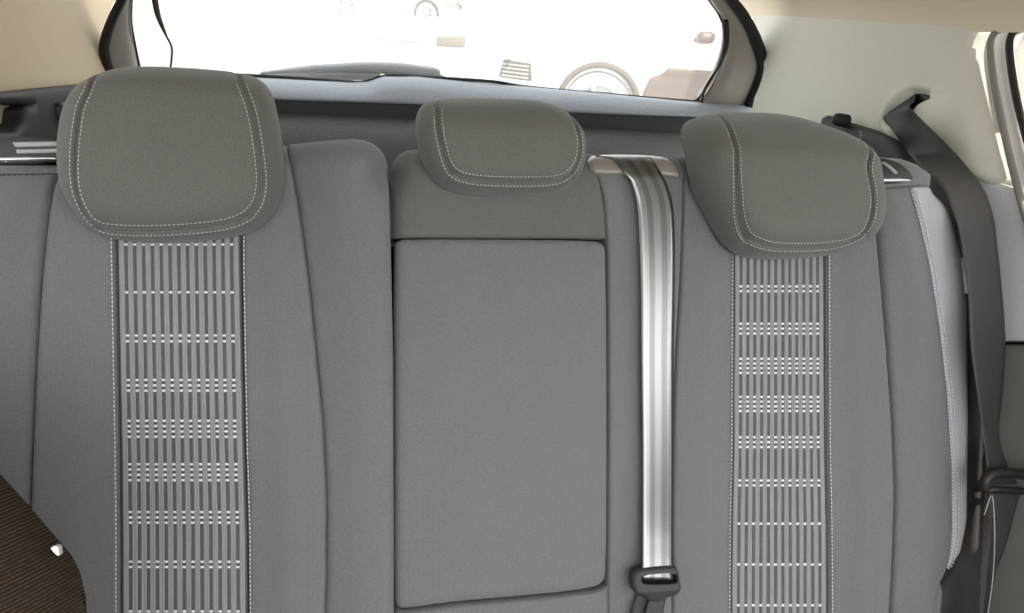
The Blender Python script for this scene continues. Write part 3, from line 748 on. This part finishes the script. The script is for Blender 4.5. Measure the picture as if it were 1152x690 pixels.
def sp(x, y, w): return SEAT.at(SEAT.see(x, y, w), np.array(w))
def striped_belt():
    m = bpy.data.materials.new('striped_grey_webbing'); m.use_nodes = True; nt = m.node_tree; b = nt.nodes['Principled BSDF']
    uv = nt.nodes.new('ShaderNodeUVMap'); sx = nt.nodes.new('ShaderNodeSeparateXYZ'); nt.links.new(uv.outputs[0], sx.inputs[0])
    cr_ = nt.nodes.new('ShaderNodeValToRGB'); cr_.color_ramp.interpolation = 'LINEAR'
    e = cr_.color_ramp.elements; A = (.46, .46, .45, 1); B = (.36, .36, .33, 1)
    A = (.165, .165, .162, 1); B = (.105, .105, .094, 1)
    e[0].position = 0; e[0].color = A; e[1].position = 1; e[1].color = A
    for p, c in ((.24, A), (.27, B), (.40, B), (.43, A), (.60, A), (.63, B), (.77, B), (.80, A)):
        q = e.new(p); q.color = c
    nt.links.new(sx.outputs[0], cr_.inputs[0]); nt.links.new(cr_.outputs[0], b.inputs['Base Color'])
    w = nt.nodes.new('ShaderNodeTexWave'); w.bands_direction = 'Y'; w.inputs['Scale'].default_value = 180; nt.links.new(uv.outputs[0], w.inputs['Vector'])
    bp = nt.nodes.new('ShaderNodeBump'); bp.inputs['Strength'].default_value = .04; bp.inputs['Distance'].default_value = .0002
    nt.links.new(w.outputs['Fac'], bp.inputs['Height']); nt.links.new(bp.outputs[0], b.inputs['Normal'])
    b.inputs['Metallic'].default_value = .85; b.inputs['Roughness'].default_value = .26; b.inputs['Specular IOR Level'].default_value = .6
    return m
M['belt'] = striped_belt()
beltroot = empty('seat_belt', tuple(sp(739, 690, .012)), 'shiny grey striped belt hanging straight down the backrest from the seat-top guide', 'seat belt')
def on_seat(x, y, h):
    f = lambda P: exR(P)+.007+h
    q = SEAT.line_on([(x, y)], f, 12)[0]; return SEAT.at(q, f(q[None]))[0]
rows = [(on_seat(a_, y, h), on_seat(b_, y, h)) for a_, b_, y, h in ((689, 733, 178, .0035), (695, 737, 184, .004), (703, 744, 195, .004), (711, 751, 209, .004), (717, 757, 232, .004), (719.5, 759, 270, .004), (721, 759, 330, .004), (721, 758, 400, .004), (722, 757.5, 500, .005), (722, 757, 580, .007), (722, 757, 620, .011), (722, 757, 653, .017))]
V, F, U = ribbon(rows); mesh('webbing', V, F, M['belt'], beltroot, uv=U)
# buckle tongue: plastic body with the slot the webbing passes through
tol = chaikin(SEAT.line([(709, 650), (711, 643), (720, 638), (758, 635), (762, 640), (764, 652), (764, 664), (758, 670), (749, 672), (742, 677), (730, 677), (724, 671), (714, 668), (710, 660)], .02), 2)
tsl = SEAT.line([(718.5, 645), (759, 642), (760, 652), (757, 655), (724, 656), (719, 654)], .02)
tr = resample(tol, .003)
def wto(P): return .027-roll(dist(P, tr, True), .005, .007)+.003*np.exp(-((P[:, 1]-SEAT.see(736, 662, .02)[1])/.006)**2)
V, F, sm = relief_data(SEAT, tol, wto, back=.014, step=.003, holes=[chaikin(tsl, 1)], rings=(.0006, .0015, .003, .005))
o = mesh('tongue', V, F, M['dark'], beltroot, smooth=sm); o['label'] = 'dark plastic buckle tongue'
rows = [(sp(722, 640, .0125), sp(757, 640, .0125)), (sp(721, 652, .010), sp(755, 652, .010)), (sp(717, 668, .010), sp(749, 668, .010)), (sp(712, 684, .011), sp(744, 684, .011)), (sp(707, 705, .012), sp(741, 705, .012)), (sp(700, YB, .012), sp(736, YB, .012))]
V, F, U = ribbon(rows); o = mesh('lap_strap', V, F, M['beltdark'], beltroot, uv=U); o['label'] = 'dark lap strap below the tongue'
rows = [(sp(730, 676, .018), sp(749, 674, .018)), (sp(726, 690, .019), sp(746, 690, .019)), (sp(722, 720, .018), sp(743, 720, .018)), (sp(716, YB, .016), sp(740, YB, .016))]
V, F, U = ribbon(rows); o = mesh('lap_strap', V, F, M['beltdark'], beltroot, uv=U)

belt2 = empty('seat_belt', tuple(sp(1110, 690, .02)), 'dark brown belt running from the cream pillar slot down beside the seat', 'seat belt')
def wp(x, y, w): return WR.at(WR.see(x, y, w), np.array(w))
def on_pillar(x, y, h):
    f = lambda P: w_pr(P)+h
    q = WR.line_on([(x, y)], f, 12)[0]; return WR.at(q, f(q[None]))[0]
rows = [(wp(1003, 121, .004), wp(1032, 106, .004)), (wp(998, 129, .016), wp(1028, 115, .018)), (on_pillar(993, 133, .014), on_pillar(1024, 120.5, .016)), (on_pillar(1006, 149, .022), on_pillar(1039, 137, .020)), (on_pillar(1021, 172, .028), on_pillar(1063, 160, .024)), (sp(1038, 189, -.058), sp(1088, 188, -.075)), (sp(1060, 212, -.006), sp(1108, 216, -.024)), (sp(1076, 250, .018), sp(1118, 246, .004)), (sp(1083, 285, .022), sp(1122, 278, .010)), (sp(1089, 330, .024), sp(1127, 325, .012)), (sp(1092, 390, .030), sp(1131, 385, .014)), (sp(1099, 440, .030), sp(1128, 440, .012)), (sp(1106, 490, .03), sp(1124, 490, .012)), (sp(1111, 530, .035), sp(1136, 530, .015)), (sp(1113, 545, .035), sp(1146, 545, .022))]
V, F, U = ribbon(rows); mesh('webbing', V, F, M['beltdark'], belt2, uv=U)
mb = MB()
L = cr(np.array([sp(1108, 550, .045), sp(1109, 540, .047), sp(1116, 534, .047), sp(1130, 532, .045), sp(1160, 535, .04)]), 6); mb.tube(L, .0065, 10)
L = cr(np.array([sp(1109, 552, .045), sp(1120, 551, .047), sp(1140, 552, .043), sp(1162, 554, .04)]), 4); mb.tube(L, .0045, 10)
o = mb.build('tongue', M['black'], belt2); o['label'] = 'black buckle tongue'
rows = [(sp(1112, 554, .04), sp(1148, 556, .03)), (sp(1113, 575, .038), sp(1142, 575, .028)), (sp(1112, 610, .034), sp(1132, 612, .026)), (sp(1108, 650, .03), sp(1119, 650, .025)), (sp(1104, 700, .028), sp(1112, 700, .024)), (sp(1098, YB, .024), sp(1108, YB, .022))]
V, F, U = ribbon(rows); mesh('lap_strap', V, F, M['beltdark'], belt2, uv=U)
mb = MB(); L = cr(np.array([sp(1107, 580, .044), sp(1116, 558, .044), sp(1119, 600, .042), sp(1117, 650, .036), sp(1110, 700, .03)]), 6); mb.tube(L, .0009, 6, flat=.6); mb.build('strap_edge', M['doorgrey'], belt2)
# dark column between seat and door
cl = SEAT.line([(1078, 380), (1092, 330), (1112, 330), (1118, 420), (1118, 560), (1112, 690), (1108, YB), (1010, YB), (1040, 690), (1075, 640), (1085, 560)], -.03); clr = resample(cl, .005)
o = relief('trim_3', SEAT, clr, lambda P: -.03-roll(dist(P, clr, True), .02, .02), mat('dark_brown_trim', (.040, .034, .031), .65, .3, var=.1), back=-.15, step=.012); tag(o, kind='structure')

# ================================================================== front seat corner, close to the camera
def front_seat():
    dpt = .46
    fr = Frame(CAM+CF*dpt, CR, CU, -CF)
    ol0 = ([(-330, 480), (-200, 455), (-90, 470), (-30, 506), (0, 534), (32, 569), (60, 602), (80, 625), (90, 645), (96, 672), (99, 720), (100, 1150), (-330, 1150)]); ol = fr.line(ol0, -.07); rg = resample(ol, .004)
    m = bpy.data.materials.new('brown_ribbed_cloth'); m.use_nodes = True; nt = m.node_tree; b = nt.nodes['Principled BSDF']
    tc = nt.nodes.new('ShaderNodeTexCoord')
    dp = nt.nodes.new('ShaderNodeVectorMath'); dp.operation = 'DOT_PRODUCT'; dp.inputs[1].default_value = CU*math.cos(RAD(24))-CR*math.sin(RAD(24)); nt.links.new(tc.outputs['Object'], dp.inputs[0])
    dq = nt.nodes.new('ShaderNodeVectorMath'); dq.operation = 'DOT_PRODUCT'; dq.inputs[1].default_value = CR*math.cos(RAD(24))+CU*math.sin(RAD(24)); nt.links.new(tc.outputs['Object'], dq.inputs[0])
    cb = nt.nodes.new('ShaderNodeCombineXYZ'); nt.links.new(dq.outputs['Value'], cb.inputs[0]); nt.links.new(dp.outputs['Value'], cb.inputs[1])
    w = nt.nodes.new('ShaderNodeTexWave'); w.bands_direction = 'Y'; w.inputs['Scale'].default_value = 135; w.inputs['Distortion'].default_value = .5; w.inputs['Detail Scale'].default_value = 3
    nt.links.new(cb.outputs[0], w.inputs['Vector'])
    n = nt.nodes.new('ShaderNodeTexNoise'); n.inputs['Scale'].default_value = 620; nt.links.new(cb.outputs[0], n.inputs['Vector'])
    mu = nt.nodes.new('ShaderNodeMath'); mu.operation = 'MULTIPLY'; nt.links.new(w.outputs['Fac'], mu.inputs[0]); nt.links.new(n.outputs['Fac'], mu.inputs[1])
    r = nt.nodes.new('ShaderNodeValToRGB'); r.color_ramp.elements[0].color = (.008, .006, .0045, 1); r.color_ramp.elements[1].color = (.050, .034, .019, 1); r.color_ramp.elements[1].position = .62
    nt.links.new(mu.outputs[0], r.inputs[0]); nt.links.new(r.outputs[0], b.inputs['Base Color']); b.inputs['Roughness'].default_value = .9; b.inputs['Specular IOR Level'].default_value = .15
    bp = nt.nodes.new('ShaderNodeBump'); bp.inputs['Strength'].default_value = .6; bp.inputs['Distance'].default_value = .0008; nt.links.new(w.outputs['Fac'], bp.inputs['Height']); nt.links.new(bp.outputs[0], b.inputs['Normal'])
    o = relief('front_seat', fr, ol, lambda P: .0-roll(dist(P, rg, True), .07, .07), m, back=-.0705, step=.006, rings=(.001, .003, .006, .01, .015))
    tag(o, 'dark brown ribbed cloth corner of a front seat, blurred at lower left', 'car seat')
    tl_ = fr.line([(65, 613), (69, 610), (73, 612), (74, 622), (71, 620), (67, 616)], -.06)  # white chip stands in for a sunlit patch on the fabric edge
    t = relief('sun_patch', fr, tl_, lambda P: np.full(len(P), -.052), M['dash'], o, back=-.057, step=.002, rings=(.0005,)); t['label'] = 'tiny white sunlit patch painted on the fabric edge'
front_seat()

# ================================================================== rear window fittings
def gp_(x, y, w): return GL.at(GL.see(x, y, w), np.array(w))
wi = empty('rear_wiper', tuple(gp_(430, 85, -.03)), 'grey rear wiper resting along the bottom of the back window', 'wiper')
bl = GL.line([(292, 83), (305, 79.5), (350, 73.5), (410, 70), (450, 71), (490, 76), (495, 79), (497, 88), (470, 86), (425, 82), (380, 79.5), (330, 81), (296, 84)], -.035); blr = resample(bl, .004)
o = relief('blade', GL, blr, lambda P: -.03-roll(dist(P, blr, True), .004, .004), mat('wiper_grey', (.24, .25, .28), .4, .5), wi, back=-.037, step=.004, rings=(.0006, .0015, .003))
mb = MB(); mb.tube(cr(np.array([gp_(293, 83, -.026), gp_(340, 80, -.026), (gp_(420, 80, -.024)), gp_(460, 84, -.022), gp_(500, 88.5, -.022)]), 6), np.linspace(.0025, .006, 25), 8); mb.build('arm', M['rubber'], wi)
al = GL.line([(294, 84), (360, 83), (430, 84), (412, 90), (380, 91), (330, 88)], -.028); alr = resample(al, .004)
relief('arm_cover', GL, alr, lambda P: -.026-roll(dist(P, alr, True), .003, .003), mat('wiper_pale_cover', (.30, .29, .27), .4, .5), wi, back=-.04, step=.006)
mb = MB(); L = cr(np.array([gp_(178, -30, .012), gp_(174, -8, .014), gp_(176, 10, .014), gp_(180, 24, .012), gp_(187, 40, .012), gp_(193, 53, .012), gp_(193, 66, .012), gp_(190, 90, .010)]), 6)
rr = np.interp(np.arange(len(L)), [0, 14, 20, 24, len(L)], [.0055, .0052, .004, .0022, .0020]); mb.tube(L, rr, 8); o = mb.build('window_cable', mat('brown_cable', (.05, .035, .028), .5, .4)); tag(o, 'thin brown cable dangling inside the back window above the large headrest', 'cable')
mb = MB(); L = cr(np.array([gp_(816, 24, .02), gp_(817, 36, .022), gp_(816, 54, .022), gp_(809, 74, .020), gp_(797, 93, .018), gp_(791, 106, .016), gp_(789, 124, .012)]), 6)
rr = np.interp(np.arange(len(L)), [0, 10, 13, 16, len(L)], [.006, .0058, .0055, .0030, .0026]); mb.tube(L, rr, 8); o = mb.build('window_cable', M['rubber']); tag(o, 'black cable running down the curved edge of the back window', 'cable')

# ================================================================== cars parked outside
def car(wheel_px, Y, ground_drop, paint, label, spin, flip=1, s=1.0, dark_mat=None):
    d = CF + CR*(wheel_px[0]-576)/FPX - CU*(wheel_px[1]-345)/FPX
    wc = CAM+d*((Y-CAM[1])/d[1])
    A = np.array([math.cos(spin), -math.sin(spin), 0])*flip; N = np.array([-math.sin(spin), -math.cos(spin), 0]); B = np.array([0, 0, 1.])
    fr = Frame(wc+N*.03, A, B, N)
    root = empty('parked_car', (wc[0], wc[1], wc[2]-.33*s), label, 'car')
    WB = 2.60; ra = .375
    def arch(cx): return [(cx+ra*math.cos(t), ra*math.sin(t)) for t in np.linspace(math.pi+.35, -.35, 22)]
    prof = [(-.98, -.10), (-.95, -.14), (-.40, -.16)] + arch(0)[1:-1] + [(.42, -.17), (WB-.42, -.17)] + arch(WB)[1:-1] + [(WB+.45, -.14), (WB+.72, -.08), (WB+.78, .20), (WB+.72, .55), (WB+.50, .70),
            (WB+.10, .98), (WB-.5, 1.10), (1.35, 1.12), (.95, 1.02), (.35, .66), (-.10, .58), (-.55, .50), (-.84, .38), (-.95, .22), (-1.0, .08)]
    P = np.array(prof)*s; rg = resample(P, .03)
    def wf(Q):
        w = -roll(dist(Q, rg, True), .06*s, .07*s)
        w = w-.20*s*np.clip((Q[:, 1]/s-.52)/.6, 0, 1)
        w = w-.55*s*np.clip((-.45-Q[:, 0]/s)/.55, 0, 1)**2
        return w+.012*np.exp(-((Q[:, 1]/s-.40)/.05)**2)
    relief('body', fr, P, wf, paint, root, back=-1.70*s, step=.05, rings=(.004, .012, .025, .045))
    gw = np.array([(.52, .64), (1.02, .97), (1.40, 1.05), (WB-.55, 1.03), (WB-.05, .92), (WB+.1, .68)])*s
    relief('side_window', fr, gw, lambda Q: wf(Q)+.004, M['skyglass'], root, back=-.3, step=.06, rings=(.01,))
    if dark_mat:  # darker lower side: shade below the crease put into a colour
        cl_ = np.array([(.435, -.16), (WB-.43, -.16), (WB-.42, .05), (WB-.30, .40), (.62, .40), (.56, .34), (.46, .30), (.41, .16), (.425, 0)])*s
        relief('shaded_lower_side', fr, cl_, lambda Q: wf(Q)+.012-roll(dist(Q, resample(cl_, .02), True), .02, .02)+.008*np.cos(Q[:, 1]*70)*0, dark_mat, root, back=-.2, step=.04, rings=(.006, .014))
    hl = np.array([(-.88, .39), (-.60, .49), (-.52, .45), (-.70, .39)])*s
    relief('headlight', fr, hl, lambda Q: wf(Q)+.006, M['chrome'], root, back=-.6, step=.03, rings=(.005,))
    gl = np.array([(-.965, .19), (-.93, .36), (-.66, .35), (-.64, .19)])*s
    relief('grille', fr, gl, lambda Q: wf(Q)+.006, M['archtrim'], root, back=-.7, step=.03, rings=(.005,))
    for i in range(4):
        g2 = np.array([(-.94, .205+.036*i), (-.935, .222+.036*i), (-.675, .222+.036*i), (-.67, .205+.036*i)])*s
        relief('grille_bar', fr, g2, lambda Q: wf(Q)+.016, M['barpaint'], root, back=-.6, step=.03, rings=(.003,))
    bp = np.array([(-.98, -.11), (-.97, -.02), (-.42, -.02), (-.40, -.12)])*s
    relief('bumper', fr, bp, lambda Q: wf(Q)+.02-roll(dist(Q, resample(bp, .02), True), .015, .015), M['doorgrey'], root, back=-.6, step=.03, rings=(.005,))
    ax = np.array([A, B, N])
    for cx in (0, WB):
        c = fr.at(np.array([cx*s, 0.]), np.array(-.02))
        mb = MB(); mb.lathe([(.20, -.16), (.30, -.16), (.325, -.12), (.325, -.06), (.31, -.015), (.27, .0), (.215, -.008), (.205, -.03)], c, ax*s, 48); w_ = mb.build('wheel', M['tyre'], root)
        mb = MB(); mb.lathe([(.212, -.012), (.20, -.006), (.188, -.02), (.18, -.07), (.0, -.08)], c, ax*s, 48)
        for k in range(5):
            t = math.pi/2+2*math.pi*k/5+.3; u = A*math.cos(t)+B*math.sin(t); v = -A*math.sin(t)+B*math.cos(t)
            mb.box(c+(u*.115-N*.02)*s, np.array((.16, .05, .03))*s, np.array([u, v, N]), bev=.012)
        mb.lathe([(0, .004), (.03, .002), (.05, -.01), (.055, -.04)], c, ax*s, 24)
        mb.build('rim', M['chrome'] if dark_mat else paint, w_)
        # arch lip
        if cx and not dark_mat: continue
        L = np.array([(cx+.38*math.cos(t), .38*math.sin(t)) for t in np.linspace(math.pi+.2, -.2, 28)])*s
        mb = MB(); mb.tube(fr.at(L, wf(L)*0+.0), .030*s, 8); mb.build('arch_trim', M['archtrim'], root)
    m0 = fr.at(fr.see(794, 42, .06) if dark_mat else np.array([.62, .60])*s, np.array(.06)); mb = MB(); mb.box(m0, np.array((.16, .11, .18))*s, ax, bev=.05*s); mb.build('side_mirror', dark_mat or paint, root)
    for i, x in enumerate((.92, 2.02)):
        hx = np.array([(x, .50), (x, .53), (x+.17, .53), (x+.17, .50)])*s
        relief('door_handle', fr, hx, lambda Q: wf(Q)+.02, paint, root, back=-.1, step=.02, rings=(.003,))
    return root
M['skyglass'] = mat('bright_window_glass', (.6, .6, .6), .1, .6, metal=.8)
M['barpaint'] = mat('grille_bar_paint', (.30, .28, .26), .4, .4)
M['tyre'] = mat('overexposed_tyre', (.45, .44, .42), .9, .2)  # rubber lightened: overexposure put into the colour
M['archtrim'] = mat('arch_plastic', (.10, .08, .065), .7, .3)
M['skylitpaint'] = mat('sky_lit_paint', (.62, .58, .55), .3, .5, coat=.4)  # pale body: bright sky reflection put into the paint colour
M['redshade'] = mat('reddish_brown_shade', (.10, .066, .050), .5, .5)  # lower side without sky reflection, painted as its own tone
M['silver'] = mat('silver_paint', (.42, .41, .40), .3, .5, coat=.4)
car((672, 120), 6.7, 0, M['skylitpaint'], 'pale car with shade painted reddish brown on its lower doors, parked close behind the back window', YAW, dark_mat=M['redshade'])
car((480, 15), 26.0, 0, M['silver'], 'pale silver car parked far off across the bright lot', YAW+.2, flip=-1)

# a pale kerb block on the lot
def ground_at(x, y):
    d = CF + CR*(x-576)/FPX - CU*(y-345)/FPX
    for Y0, z0, Y1, z1 in ((1.6, -.01, 7, .33), (7, .33, 90, 1.6)):
        k = (z1-z0)/(Y1-Y0); t = (z0+k*(CAM[1]-Y0)-CAM[2])/(d[2]-k*d[1]); p = CAM+t*d
        if Y0 <= p[1] <= Y1: return p
g = ground_at(507, 53)
mb = MB(); sc_ = (g[1]-CAM[1])/FPX
mb.box(g+np.array([0, 0, 5.5*sc_]), np.array((30*sc_, 14*sc_, 11*sc_)), np.array([CR, unit(np.cross((0, 0, 1.), CR)), (0, 0, 1.)]), bev=.03)
o = mb.build('kerb_block', mat('kerb_stone', (.14, .125, .105), .9, .2)); tag(o, 'low stone kerb block on the bright lot seen through the back window', 'kerb block')
